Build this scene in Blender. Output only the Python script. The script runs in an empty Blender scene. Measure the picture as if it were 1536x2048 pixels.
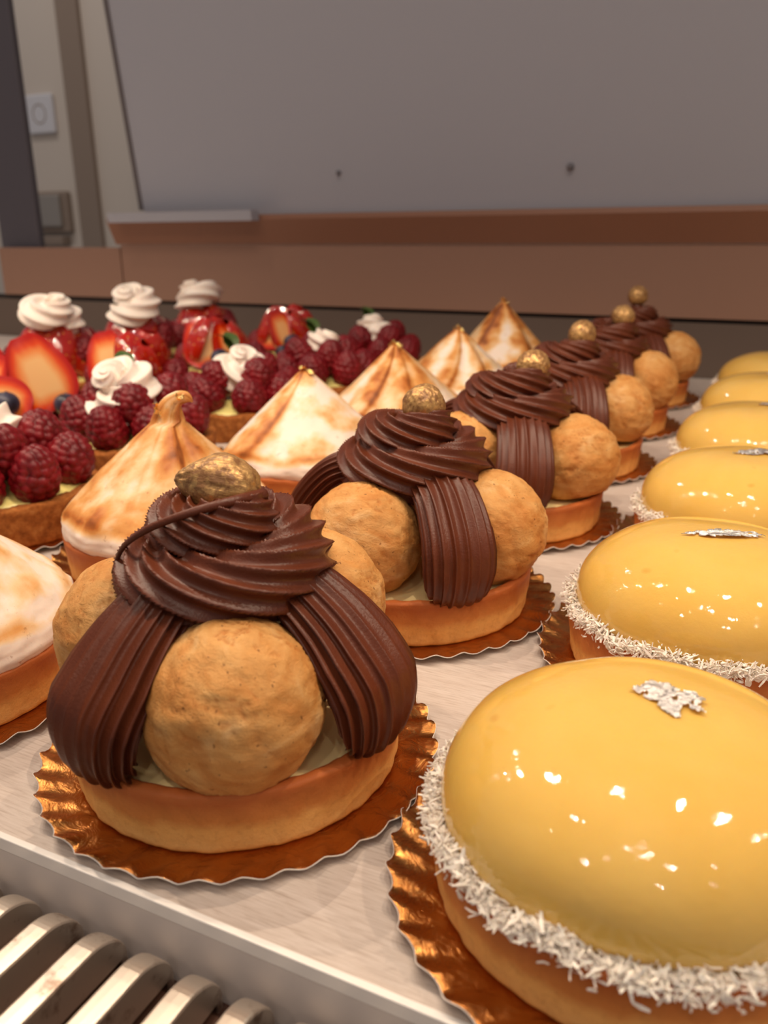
import bpy, math, random
import numpy as np
from mathutils import Vector, Matrix, noise
random.seed(7); rng = np.random.default_rng(7)
S = 0.01            # all shapes are laid out in centimetres
sc = bpy.context.scene
COL = sc.collection
PI = math.pi

def lin(c):
    return tuple(((v/255)/12.92 if v/255 <= .04045 else ((v/255+.055)/1.055)**2.4) for v in c)

# ------------------------------------------------------------------ node helpers
class NT:
    def __init__(s, name):
        s.m = bpy.data.materials.new(name); s.m.use_nodes = True
        s.t = s.m.node_tree; s.t.nodes.clear()
        s.out = s.n('ShaderNodeOutputMaterial'); s.b = s.n('ShaderNodeBsdfPrincipled')
        s.l(s.b.outputs[0], s.out.inputs[0])
        s.tc = s.n('ShaderNodeTexCoord')
    def n(s, k, **kw):
        nd = s.t.nodes.new(k)
        for a, v in kw.items(): setattr(nd, a, v)
        return nd
    def l(s, a, b): s.t.links.new(a, b)
    def p(s, **kw):
        mp = dict(base='Base Color', rough='Roughness', metal='Metallic', coat='Coat Weight', coatr='Coat Roughness', sss='Subsurface Weight',
                  sssr='Subsurface Radius', ssss='Subsurface Scale', spec='Specular IOR Level', trans='Transmission Weight', sheen='Sheen Weight', aniso='Anisotropic')
        for k, v in kw.items():
            if k == 'base': v = (*v, 1)
            s.b.inputs[mp[k]].default_value = v
        return s
    def coord(s, scale=(1, 1, 1), kind='Object', rot=(0, 0, 0)):
        mp = s.n('ShaderNodeMapping'); mp.inputs['Scale'].default_value = scale; mp.inputs['Rotation'].default_value = rot
        s.l(s.tc.outputs[kind], mp.inputs[0]); return mp.outputs[0]
    def noise(s, scale, detail=4, rough=.55, vec=None, dist=0):
        nd = s.n('ShaderNodeTexNoise'); nd.inputs['Scale'].default_value = scale; nd.inputs['Detail'].default_value = detail
        nd.inputs['Roughness'].default_value = rough; nd.inputs['Distortion'].default_value = dist
        s.l(vec if vec is not None else s.coord(), nd.inputs['Vector']); return nd.outputs[0]
    def ramp(s, fac, stops):
        nd = s.n('ShaderNodeValToRGB'); cr = nd.color_ramp
        while len(cr.elements) < len(stops): cr.elements.new(.5)
        for e, (p, c) in zip(cr.elements, stops):
            e.position = p; e.color = (*c, 1) if len(c) == 3 else c
        s.l(fac, nd.inputs[0]); return nd.outputs[0]
    def mix(s, fac, a, b, mode='MIX'):
        nd = s.n('ShaderNodeMix', data_type='RGBA', blend_type=mode)
        for sock, v in ((nd.inputs[0], fac), (nd.inputs[6], a), (nd.inputs[7], b)):
            if hasattr(v, 'links'): s.l(v, sock)
            elif isinstance(v, (tuple, list)): sock.default_value = (*v, 1)
            else: sock.default_value = v
        return nd.outputs[2]
    def math(s, op, a, b=0.):
        nd = s.n('ShaderNodeMath', operation=op)
        for i, v in enumerate((a, b)):
            if hasattr(v, 'links'): s.l(v, nd.inputs[i])
            else: nd.inputs[i].default_value = v
        return nd.outputs[0]
    def attr(s, name):
        nd = s.n('ShaderNodeAttribute', attribute_name=name); return nd.outputs['Fac']
    def base(s, c): s.l(c, s.b.inputs['Base Color']); return s
    def bump(s, h, strength=.5, dist=.001):
        nd = s.n('ShaderNodeBump'); nd.inputs['Strength'].default_value = strength; nd.inputs['Distance'].default_value = dist
        s.l(h, nd.inputs['Height']); s.l(nd.outputs[0], s.b.inputs['Normal']); return s

# ------------------------------------------------------------------ materials
M = {}
def simple(name, col, rough=.5, **kw):
    t = NT(name).p(base=col, rough=rough, **kw); M[name] = t.m; return t

t = simple('chocolate', lin((84, 43, 28)), .36, spec=.36)
t.bump(t.noise(1400, 2), .25, .0004)
t.base(t.ramp(t.noise(90, 3), [(.3, lin((88, 40, 22))), (.75, lin((108, 54, 32)))]))

t = simple('choux', lin((205, 150, 85)), .62, spec=.3)
nA = t.noise(70, 6, .6, t.coord((1, 1, 1.6)), .8); nB = t.noise(260, 5, .7, t.coord((1, 1, 2.2)), 1.5)
c = t.ramp(nA, [(.28, lin((194, 120, 54))), (.44, lin((212, 148, 80))), (.58, lin((220, 164, 98))), (.75, lin((234, 192, 136)))])
c = t.mix(t.math('MULTIPLY', t.attr('crease'), .75), c, lin((176, 98, 36)))
c = t.mix(t.ramp(nB, [(.55, (0, 0, 0)), (.8, (.55, .55, .55))]), c, lin((178, 116, 56)))
c = t.mix(t.ramp(t.noise(900, 1), [(.70, (0, 0, 0)), (.76, (.7, .7, .7))]), c, lin((120, 70, 35)))
t.base(c)
t.bump(t.math('ADD', t.noise(420, 5, .75, None, 1), t.math('MULTIPLY', nB, 1.0)), .42, .0011)

t = simple('tart_shell', lin((222, 166, 96)), .6, spec=.3)
z = t.n('ShaderNodeSeparateXYZ'); t.l(t.tc.outputs['Object'], z.inputs[0])
zz = t.math('ADD', t.math('MULTIPLY', z.outputs[2], 100), t.math('MULTIPLY', t.noise(120, 4), .5))
c = t.ramp(t.math('MULTIPLY', zz, .45), [(.10, lin((250, 202, 128))), (.36, lin((242, 184, 106))), (.50, lin((212, 136, 70))), (.74, lin((182, 98, 46)))])  # darker rim is baking plus painted overhang shade; paler foot paints board glow
c = t.mix(t.ramp(t.noise(500, 4, .7), [(.5, (0, 0, 0)), (.85, (.5, .5, .5))]), c, lin((180, 112, 56)))
t.base(c); t.bump(t.noise(380, 6, .7), .4, .0008)

t = simple('brown_crust', lin((176, 106, 50)), .75, spec=.2)
t.base(t.ramp(t.noise(230, 6, .7), [(.3, lin((128, 68, 26))), (.55, lin((180, 108, 50))), (.8, lin((212, 148, 84)))]))
t.bump(t.noise(260, 8, .75), .8, .002)

simple('pastry_cream', lin((255, 230, 168)), .35, sss=.2, ssss=.004, sssr=(1, .8, .4))
simple('raspberry_cream', lin((236, 222, 140)), .35, sss=.15, ssss=.004, sssr=(1, .8, .4))

t = simple('yellow_glaze', lin((233, 178, 62)), .03, spec=.5, coat=.4, coatr=.02, sss=.25, ssss=.01, sssr=(1, .6, .15))
c = t.ramp(t.noise(45, 3), [(.3, lin((229, 183, 88))), (.7, lin((233, 191, 102)))])
c = t.mix(t.ramp(t.noise(75, 1), [(.73, (0, 0, 0)), (.78, (.6, .6, .6))]), c, lin((196, 120, 24)))
t.base(c)
t.bump(t.math('ADD', t.noise(700, 2), t.math('MULTIPLY', t.noise(120, 2), 2.)), .12, .0005)

simple('coconut', lin((250, 240, 228)), .55, sss=.1, ssss=.002)
t = simple('gold_board', (.62, .29, .065), .26, metal=1.0)
t.base(t.ramp(t.noise(60, 3), [(.3, (.42, .16, .04)), (.7, (.56, .25, .07))]))
t.bump(t.math('ADD', t.noise(170, 6, .6, None, 1.2), t.math('MULTIPLY', t.noise(45, 2), 2.)), .45, .0016)
simple('white_paper', lin((226, 216, 206)), .6)

t = simple('meringue', lin((245, 226, 208)), .45, spec=.35, sss=.1, ssss=.004)
tz = t.math('ADD', t.attr('toast'), t.math('MULTIPLY', t.math('SUBTRACT', t.noise(75, 5, .6), .5), .5))
c = t.ramp(tz, [(.12, lin((246, 228, 212))), (.34, lin((240, 204, 158))), (.58, lin((221, 158, 88))), (.80, lin((190, 112, 48))), (1., lin((132, 70, 28)))])
c = t.mix(t.ramp(t.noise(330, 3), [(.66, (0, 0, 0)), (.74, (.5, .5, .5))]), c, lin((150, 86, 38)))
t.base(c); t.bump(t.noise(300, 4), .2, .0008)

t = simple('whipped_cream', lin((246, 232, 220)), .45, sss=.15, ssss=.004)
t.bump(t.noise(300, 3), .1, .0006)
t = simple('raspberry', lin((150, 22, 34)), .42, spec=.35, sss=.15, ssss=.004, sssr=(1, .15, .15))
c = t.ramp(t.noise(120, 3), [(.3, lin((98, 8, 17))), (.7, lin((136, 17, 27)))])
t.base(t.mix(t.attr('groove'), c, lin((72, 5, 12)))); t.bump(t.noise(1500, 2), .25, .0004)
t = simple('strawberry_skin', lin((186, 30, 14)), .12, spec=.5, coat=.7, coatr=.05)
v = t.n('ShaderNodeTexVoronoi'); v.inputs['Scale'].default_value = 230; t.l(t.coord(), v.inputs['Vector'])
seed = t.ramp(v.outputs[0], [(.10, (1, 1, 1)), (.22, (0, 0, 0))])
t.base(t.mix(seed, t.ramp(t.noise(50), [(.3, lin((150, 14, 8))), (.7, lin((196, 40, 14)))]), lin((214, 130, 50))))
t.bump(t.ramp(v.outputs[0], [(.1, (0, 0, 0)), (.4, (1, 1, 1))]), .4, .001)
t = simple('strawberry_flesh', lin((240, 150, 90)), .14, spec=.5, coat=.7, coatr=.05, sss=.1, ssss=.003)
e = t.math('ADD', t.attr('edge'), t.math('MULTIPLY', t.math('SUBTRACT', t.noise(160, 4, .6, t.coord((1, 1, .4))), .5), .3))
t.base(t.ramp(e, [(.05, lin((244, 192, 128))), (.34, lin((238, 146, 78))), (.6, lin((224, 74, 24))), (.85, lin((186, 25, 8)))]))
t = simple('blueberry', lin((38, 34, 50)), .35, spec=.4)
t.base(t.ramp(t.noise(110, 4), [(.35, lin((30, 26, 40))), (.75, lin((72, 70, 92)))]))
simple('mint_leaf', lin((62, 84, 30)), .45)
t = simple('hazelnut', lin((120, 72, 30)), .42)
f = t.ramp(t.math('ADD', t.noise(420, 5, .7), t.math('MULTIPLY', t.noise(60, 2), .35)), [(.58, (.12, .12, .12)), (.9, (1, 1, 1))])
t.base(t.mix(f, lin((108, 60, 27)), (.95, .58, .22))); t.l(f, t.b.inputs['Metallic'])
t.bump(t.noise(300, 4, .6, t.coord((1, 1, .2))), .6, .001)
t = simple('gold_leaf', (1., .68, .26), .16, metal=1.)
t.bump(t.noise(900, 3), .7, .001)
t = simple('silver_leaf', (.95, .90, .86), .28, metal=1.)
t.bump(t.noise(1100, 4), .8, .001)

t = simple('shelf_laminate', lin((206, 192, 182)), .42, spec=.35)
g = t.noise(6, 7, .7, t.coord((18, 260, 1)), .35); g2 = t.noise(4, 3, .5, t.coord((6, 40, 1)))
c = t.ramp(g, [(.30, lin((176, 158, 146))), (.5, lin((206, 192, 182))), (.75, lin((222, 210, 202)))])
t.base(t.mix(t.ramp(g2, [(.35, (.35, .35, .35)), (.7, (0, 0, 0))]), c, lin((190, 174, 162)))); t.bump(g, .15, .0003)
simple('edge_white', lin((242, 236, 230)), .35)
simple('channel_grey', lin((214, 204, 198)), .4)
t = simple('steel', (.5, .45, .40), .38, metal=.92)
t.base(t.mix(t.ramp(t.noise(130, 5, .65), [(.56, (0, 0, 0)), (.68, (.7, .7, .7))]), (.66, .58, .50), lin((122, 88, 66))))
t.bump(t.noise(9, 4, .6, t.coord((300, 12, 60))), .12, .0004)
simple('grille_base', lin((78, 50, 38)), .5, metal=.2)  # dark brown paints in the shade and reflections between the steel slats
simple('back_panel', lin((156, 118, 98)), .55)
simple('back_rail', lin((148, 102, 78)), .5)
simple('kick_strip', lin((104, 88, 78)), .6)
simple('dark_gap', lin((40, 30, 26)), .7)
simple('door_grey', lin((176, 176, 184)), .55)
simple('seam_grey', lin((106, 98, 98)), .5)  # darker grey paints the shadow line along the door's edge
simple('post_dark', lin((86, 80, 86)), .45)
t = simple('wall_paint', lin((208, 196, 184)), .8); t.bump(t.noise(40, 3), .1, .001)
simple('trim_taupe', lin((146, 128, 114)), .7)
simple('plastic_white', lin((214, 212, 216)), .3)
simple('plastic_grey', lin((150, 142, 134)), .25, coat=.4)
simple('peg', lin((120, 116, 120)), .2)

# ------------------------------------------------------------------ mesh helpers
def mk(name, V, Fs, mat, smooth=True, attrs=None, mats=None, midx=None):
    me = bpy.data.meshes.new(name)
    V = np.asarray(V, float)*S
    me.from_pydata([tuple(v) for v in V], [], [tuple(int(i) for i in f) for f in Fs])
    for m in (mats or [mat]): me.materials.append(M[m])
    if midx is not None: me.polygons.foreach_set('material_index', np.asarray(midx, np.int32))
    me.polygons.foreach_set('use_smooth', np.full(len(me.polygons), smooth))
    for k, a in (attrs or {}).items():
        at = me.attributes.new(k, 'FLOAT', 'POINT'); at.data.foreach_set('value', np.asarray(a, np.float32).ravel())
    me.update(); return me

def gridf(nu, nv, cu=False, cv=False, off=0):
    F = []
    for i in range(nu if cu else nu-1):
        for j in range(nv if cv else nv-1):
            a = i*nv+j; b = i*nv+(j+1) % nv; c = ((i+1) % nu)*nv+(j+1) % nv; d = ((i+1) % nu)*nv+j
            F.append((off+a, off+d, off+c, off+b))
    return F

def lathe(prof, n=96):
    """profile of (r, z) rows -> verts, faces; r == 0 rows at the ends close the surface"""
    th = np.linspace(0, 2*PI, n, endpoint=False)
    V = np.concatenate([np.stack([r*np.cos(th), r*np.sin(th), np.full(n, z)], 1) for r, z in prof])
    F = [tuple(reversed(f)) for f in gridf(len(prof), n, False, True)]
    return V, [f[::-1] for f in F][::1] if False else F

def fbm(P, scale, octs=4, seed=0., H=.9):
    o = Vector((seed*3.1, seed*7.7, seed*1.3))
    return np.array([noise.fractal(Vector(p)*scale+o, H, 2.1, octs) for p in P])

def obj(name, me, parent=None, loc=(0, 0, 0), rot=(0, 0, 0), scale=1.):
    o = bpy.data.objects.new(name, me); COL.objects.link(o)
    if parent is not None: o.parent = parent
    o.location = Vector(loc)*S; o.rotation_euler = rot
    o.scale = (scale,)*3 if not isinstance(scale, (tuple, list)) else scale
    return o
def tag(o, label, cat, group=None, kind=None):
    o['label'] = label; o['category'] = cat
    if group: o['group'] = group
    if kind: o['kind'] = kind
    return o
def thing(name, label, cat, loc, group=None, rz=0.):
    return tag(obj(name, None, None, loc, (0, 0, rz)), label, cat, group)

def box(x0, x1, y0, y1, z0, z1, off=0):
    V = [(x, y, z) for x in (x0, x1) for y in (y0, y1) for z in (z0, z1)]
    F = [(0, 1, 3, 2), (4, 6, 7, 5), (0, 4, 5, 1), (2, 3, 7, 6), (0, 2, 6, 4), (1, 5, 7, 3)]
    return V, [tuple(i+off for i in f) for f in F]
def boxmesh(name, mat, *b): 
    V, F = box(*b); return mk(name, V, F, mat, smooth=False)
def bevel(o, w=.05, seg=3):
    m = o.modifiers.new('bevel', 'BEVEL'); m.width = w*S; m.segments = seg; m.limit_method = 'ANGLE'
    return o

def catmull(pts, n):
    P = np.asarray(pts, float); k = len(P)
    Q = np.vstack([2*P[0]-P[1], P, 2*P[-1]-P[-2]])
    out = []
    for s in np.linspace(0, k-1-1e-9, n):
        i = int(s); u = s-i; a, b, c, d = Q[i:i+4]
        out.append(.5*(2*b+(c-a)*u+(2*a-5*b+4*c-d)*u*u+(3*b-a-3*c+d)*u**3))
    return np.array(out)

def sweep(path, ref, sa, sb, nsec, ribs, depth, twist, sharp=.75, noise_amp=0., seed=0):
    """ribbed rope: path (n,3), ref (n,3) approximate outward direction, sa/sb half sizes, twist the rib phase along the path"""
    n = len(path); T = np.gradient(path, axis=0); T /= np.linalg.norm(T, axis=1)[:, None]+1e-12
    N = ref-(ref*T).sum(1)[:, None]*T; N /= np.linalg.norm(N, axis=1)[:, None]+1e-12
    B = np.cross(T, N)
    ph = np.linspace(0, 2*PI, nsec, endpoint=False)
    V = []
    for i in range(n):
        k = np.abs(np.sin((ribs*(ph+twist[i]))/2))**sharp
        rr = 1-depth*k
        V.append(path[i]+np.outer(np.cos(ph)*rr*sa[i], N[i])+np.outer(np.sin(ph)*rr*sb[i], B[i]))
    V = np.concatenate(V)
    F = gridf(n, nsec, False, True)
    c0, c1 = len(V), len(V)+1
    V = np.vstack([V, path[0], path[-1]])
    F += [(c0, j, (j+1) % nsec) for j in range(nsec)]
    o = (n-1)*nsec
    F += [(c1, o+(j+1) % nsec, o+j) for j in range(nsec)]
    return V, F

# ------------------------------------------------------------------ meshes: boards and pastry shells
def board_mesh():
    n = 36*8; th = np.linspace(0, 2*PI, n, endpoint=False)
    rs = list(np.linspace(0.2, 3.7, 5))+list(np.linspace(3.85, 4.96, 12))
    def ring(r, dz):
        u = max(0, (r-3.75)/1.21)
        fl = np.cos(36*th+u*4.0)
        fl = np.sign(fl)*np.abs(fl)**.8
        z = .05+.20*u**1.3+.075*u**1.6*fl+dz
        rad = r+.07*u*np.cos(36*th+u*4.0+.9)
        return np.stack([rad*np.cos(th), rad*np.sin(th), z], 1)
    top = [ring(r, 0) for r in rs]; bot = [ring(r, -.035) for r in rs[::-1]]
    edge = ring(4.985, -.017)
    V = np.concatenate(top+[edge]+bot)
    rows = len(top)+1+len(bot)
    F = gridf(rows, n, False, True)
    F = [f for f in F]
    mi = [0 if k < (len(top)-1)*n else 1 for k in range(len(F))]
    # close the middle
    a = len(V); V = np.vstack([V, [0, 0, .05], [0, 0, .015]])
    for j in range(n):
        F.append((a, j, (j+1) % n)); mi.append(0)
        o = (rows-1)*n; F.append((a+1, o+(j+1) % n, o+j)); mi.append(1)
    return mk('cake_board', V, F, None, mats=['gold_board', 'white_paper'], midx=mi)
ME_BOARD = board_mesh()

def shell_mesh(seed=0, rt=4.13, rb=3.98, h=1.58, mat='tart_shell', rough=.03, thick=.34, floor=.5):
    prof = [(0, 0), (2, 0), (rb-.12, 0), (rb-.03, .04), (rb, .12)]
    prof += [(rb+(rt-rb)*u, .12+(h-.2)*u) for u in np.linspace(.08, 1, 9)]
    prof += [(rt-.03, h-.03), (rt-.1, h), (rt-.2, h+.01), (rt-thick+.05, h-.02), (rt-thick, h-.1)]
    prof += [(rt-thick-.03, h-.4), (rt-thick-.06, floor), (2, floor), (0, floor)]
    V, F = lathe(prof, 204)
    d = fbm(V, 1.1, 5, seed+1)
    r = np.hypot(V[:, 0], V[:, 1]); m = (r > 3)
    an = np.arctan2(V[:, 1], V[:, 0]); V[:, :2] *= (1+.0035*np.cos(34*an+2*d)*(r > rb-.2)*(V[:, 2] < h-.25))[:, None]
    V[m, :2] *= (1+rough*d[m]/r[m]*1.2)[:, None]
    top = (V[:, 2] > h-.15) & m
    V[top, 2] += rough*1.6*d[top]+.025*fbm(V[top], 4., 3, seed+30)
    return mk('shell', V, F, mat)
ME_SHELL = [shell_mesh(i) for i in range(3)]
ME_SHELL_BROWN = shell_mesh(5, 4.2, 4.1, 1.75, 'brown_crust', .09, .8)
def disc_mesh(name, r, z, dome, mat, seed=0, n=72):
    prof = [(0, z+dome)]+[(r*u, z+dome*(1-u*u)) for u in np.linspace(.1, 1, 12)]+[(r, z-.4), (0, z-.4)]
    V, F = lathe(prof, n); F = [f[::-1] for f in F]
    V[:, 2] += .04*fbm(V, .9, 3, seed)
    return mk(name, V, F, mat)
ME_CREAM = disc_mesh('pastry_cream', 3.78, 1.36, .06, 'pastry_cream')
ME_LEMON = disc_mesh('filling', 3.78, 1.45, .06, 'pastry_cream', 2)
ME_RCREAM = disc_mesh('cream', 3.4, 1.72, .75, 'raspberry_cream', 3)

# ------------------------------------------------------------------ choux puffs
def sph(nu, nv):
    a = np.linspace(0, PI, nu); b = np.linspace(0, 2*PI, nv, endpoint=False)
    A, B = np.meshgrid(a, b, indexing='ij')
    return np.stack([np.sin(A)*np.cos(B), np.sin(A)*np.sin(B), np.cos(A)], -1).reshape(-1, 3)
def chou_mesh(seed, R=1.98, nu=90, nv=132):
    D = sph(nu, nv); th = np.arctan2(D[:, 1], D[:, 0])
    f1 = fbm(D, 1.1, 3, seed); f2 = fbm(D*np.array([1, 1, 1.7]), 3.2, 5, seed+9)
    w = fbm(D, 2.0, 3, seed+4)
    rid = np.abs(np.sin(5.0*th+2.6*D[:, 2]+1.4*w+seed))**.6     # faint piping grooves
    gro = (1-rid)*np.clip(1.05-np.abs(D[:, 2]), 0, 1)
    crk = np.clip(.10-np.abs(f2+.18), 0, .1)/.1*np.clip(f1*2+.5, 0, 1)
    r = R*(1+.035*f1+.022*f2-.030*gro-.022*crk)
    V = D*r[:, None]; V[:, 2] *= .99
    V[:, 2] = np.where(V[:, 2] < -1.55, -1.55+(V[:, 2]+1.55)*.25, V[:, 2])
    return mk('choux_puff', V, gridf(nu, nv, False, True), 'choux', attrs={'crease': np.clip(crk*.8+gro*.55, 0, 1)})
ME_CHOU = [chou_mesh(s) for s in (1.3, 4.7, 8.2)]

# ------------------------------------------------------------------ chocolate piping
def swirl_mesh(seed=0, turns=2.35, twist=1.1, th0=-.3, peak=True):
    n = 300; s = np.linspace(0, 1, n)
    rad = np.interp(s, [0, .42, .62, .86, .95, 1], [1.72, 1.66, 1.05, .70, .25, .42])
    zz = np.interp(s, [0, .08, .40, .62, .86, .95, 1], [4.75, 4.95, 5.15, 5.95, 6.35, 6.62, 6.86])
    k = np.ones(15)/15
    pad = lambda a: np.convolve(np.pad(a, 7, mode='edge'), k, 'valid')
    rad = pad(rad); zz = pad(zz)
    th = th0+s*turns*2*PI
    path = np.stack([rad*np.cos(th), rad*np.sin(th), zz], 1)
    ref = np.stack([np.cos(th), np.sin(th), .55+0*th], 1)
    sz = np.interp(s, [0, .03, .10, .45, .70, .88, .95, 1], [.2, .75, 1.08, 1.10, 1.02, .76, .42, .1])
    V, F = sweep(path, ref, sz, sz*.92, 11*14, 11, .25, -twist*(th-th0), .8)
    return mk('chocolate_swirl', V, F, 'chocolate')
ME_SWIRL = [swirl_mesh(0), swirl_mesh(1, 2.3, 1.0, .9)]
def tail_mesh(bulge=0., w=1.22):
    pts = [(.7, 5.1), (1.7, 5.0), (2.75, 4.55+bulge), (3.62, 3.6+bulge), (3.98, 2.7), (3.95, 1.98), (3.6, 1.62)]
    P2 = catmull(pts, 110)
    path = np.stack([P2[:, 0], .14*np.sin(np.linspace(0, 4, 110)), P2[:, 1]], 1)
    Tn = np.gradient(P2, axis=0); Tn /= np.linalg.norm(Tn, axis=1)[:, None]
    ref = np.stack([-Tn[:, 1], 0*Tn[:, 0], Tn[:, 0]], 1)
    s = np.linspace(0, 1, 110)
    wid = np.interp(s, [0, .2, .45, .7, .86, .95, 1], [.95, 1.12, w, w*1.02, w*.92, w*.72, .3])
    thk = np.interp(s, [0, .3, .6, .86, .95, 1], [.6, .62, .72, .62, .45, .12])
    V, F = sweep(path, ref, thk, wid, 18*12, 18, .22, .05*s, .7)
    return mk('chocolate_tail', V, F, 'chocolate')
ME_TAIL = [tail_mesh(0), tail_mesh(.15, 1.1), tail_mesh(-.22, 1.5)]
def thread_mesh(pts, r0, r1):
    P = catmull(pts, 60); s = np.linspace(0, 1, 60)
    rr = r0+(r1-r0)*s**.6
    V, F = sweep(P, np.tile([0, 0, 1.], (60, 1)), rr, rr, 12, 3, .05, 0*s)
    return mk('chocolate_thread', V, F, 'chocolate')
def nut_mesh(seed, a, b, pointy):
    D = sph(60, 80); f1 = fbm(D, 1.5, 3, seed); th = np.arctan2(D[:, 1], D[:, 0])
    f2 = fbm(D*np.array([6, 6, .8]), 1.2, 3, seed+3)
    r = 1+.06*f1+.03*f2
    V = D*r[:, None]*np.array([b, b, a])
    u = np.clip(D[:, 2], 0, 1)
    V[:, :2] *= (1-pointy*.35*u**2)[:, None]; V[:, 2] *= 1+pointy*.22*u**3
    if not pointy:
        V *= (1-.14*np.exp(-((th-.8)/.16)**2)*np.clip(1-D[:, 2]**2, 0, 1))[:, None]
    return mk('gold_hazelnut', V, gridf(60, 80, False, True), 'hazelnut')
ME_NUT = [nut_mesh(1, .90, .78, 1.), nut_mesh(2, .74, .72, 0.)]

# ------------------------------------------------------------------ glazed domes
def dome_prof(u):   # u 0 (foot) .. 1 (top)
    a = u*PI/2
    return 3.92*np.cos(a)**.78, 1.95+2.15*np.sin(a)**.92
def dome_mesh():
    prof = [(0, 1.5), (3.55, 1.5), (3.75, 1.62), (3.88, 1.78)]
    for u in np.linspace(0, 1, 44)[:-1]:
        prof.append(dome_prof(u))
    prof.append((0, 4.10))
    V, F = lathe(prof, 140)
    d = fbm(V, .35, 2, 5); V[:, 2] += .05*d*(V[:, 2] > 2.2)
    return mk('glaze_dome', V, F, 'yellow_glaze')
ME_DOME = dome_mesh()
def flakes_mesh(seed, n=950):
    r = np.random.default_rng(seed); V = []; F = []
    for i in range(n):
        a = r.uniform(0, 2*PI); out = r.beta(2, 2); rad = 3.80+.50*out
        z = 1.55+.42*r.random()*(1-.4*out)+.14*r.random()+.08*math.sin(7*a+2*math.sin(3*a))
        if r.random() < .06: rad += r.uniform(0, .1); z -= r.uniform(0, .35)
        L = r.uniform(.10, .36); w = r.uniform(.018, .042); h = .018
        d = r.normal(size=3); d[2] = d[2]*.7+.25; d /= np.linalg.norm(d)
        s = np.cross(d, r.normal(size=3)); s /= np.linalg.norm(s); t = np.cross(d, s)
        c = np.array([rad*math.cos(a), rad*math.sin(a), z]); bend = t*r.uniform(-.05, .05)
        o = len(V)
        for k, (u, ww) in enumerate(((-.5, .6), (0, 1.), (.5, .5))):
            m = c+d*L*u+bend*(1-4*u*u)
            V += [m+s*w*ww+t*h*.5, m-s*w*ww+t*h*.5, m-s*w*ww-t*h*.5, m+s*w*ww-t*h*.5]
        for k in range(2):
            b = o+4*k
            F += [(b+j, b+(j+1) % 4, b+4+(j+1) % 4, b+4+j) for j in range(4)]
        F += [(o+3, o+2, o+1, o), (o+8, o+9, o+10, o+11)]
    return mk('coconut_flakes', V, F, 'coconut', smooth=False)
ME_FLAKES = [flakes_mesh(1, 3600), flakes_mesh(2, 2000)]
def coco_bed():
    prof = [(3.75, 1.45)]+[(3.95+.16*math.cos(a), 1.50+.24*math.sin(a)) for a in np.linspace(PI, -.3, 9)]
    V, F = lathe(prof, 180)
    V += .10*np.stack([fbm(V, 5.5, 4, 1), fbm(V, 5.5, 4, 2), fbm(V, 5.5, 4, 3)], 1)
    return mk('coconut_ring', V, F, 'coconut')
ME_BED = coco_bed()
def foil_mesh(name, mat, pts, seed, surf, amp=.07, n=26):
    """crumpled leaf of foil following surf(x, y); pts is its ragged outline"""
    P = np.array(pts, float); lo = P.min(0); hi = P.max(0)
    def inside(x, y):
        c = False
        for i in range(len(P)):
            (x1, y1), (x2, y2) = P[i-1], P[i]
            if (y1 > y) != (y2 > y) and x < (x2-x1)*(y-y1)/(y2-y1)+x1: c = not c
        return c
    xs = np.linspace(lo[0], hi[0], n); ys = np.linspace(lo[1], hi[1], n)
    V = []; idx = {}
    F = []
    for i, x in enumerate(xs):
        for j, y in enumerate(ys):
            z = surf(x, y)+.03+amp*(.9+noise.fractal(Vector((x*4+seed, y*4, seed)), .8, 2.1, 4))
            idx[i, j] = len(V); V.append((x+.03*noise.noise(Vector((x*9, y*9, seed))), y+.03*noise.noise(Vector((x*9, y*9, seed+5))), z))
    for i in range(n-1):
        for j in range(n-1):
            cx = (xs[i]+xs[i+1])/2; cy = (ys[j]+ys[j+1])/2
            if inside(cx, cy) and noise.noise(Vector((cx*5, cy*5, seed*2.))) > -.38:
                F.append((idx[i, j], idx[i+1, j], idx[i+1, j+1], idx[i, j+1]))
    V = np.array(V); used = sorted({k for f in F for k in f}); mp = {k: q for q, k in enumerate(used)}
    F = [tuple(mp[k] for k in f) for f in F]; V = V[used]
    m = len(V); V2 = np.vstack([V, V-[0, 0, .008]])
    return mk(name, V2, F+[tuple(k+m for k in f[::-1]) for f in F], mat, smooth=False)
def dome_z(x, y):
    r = math.hypot(x, y)
    return 1.95+2.15*math.sin(math.acos(min(1, (r/3.92)**(1/.78))))**.92

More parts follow.
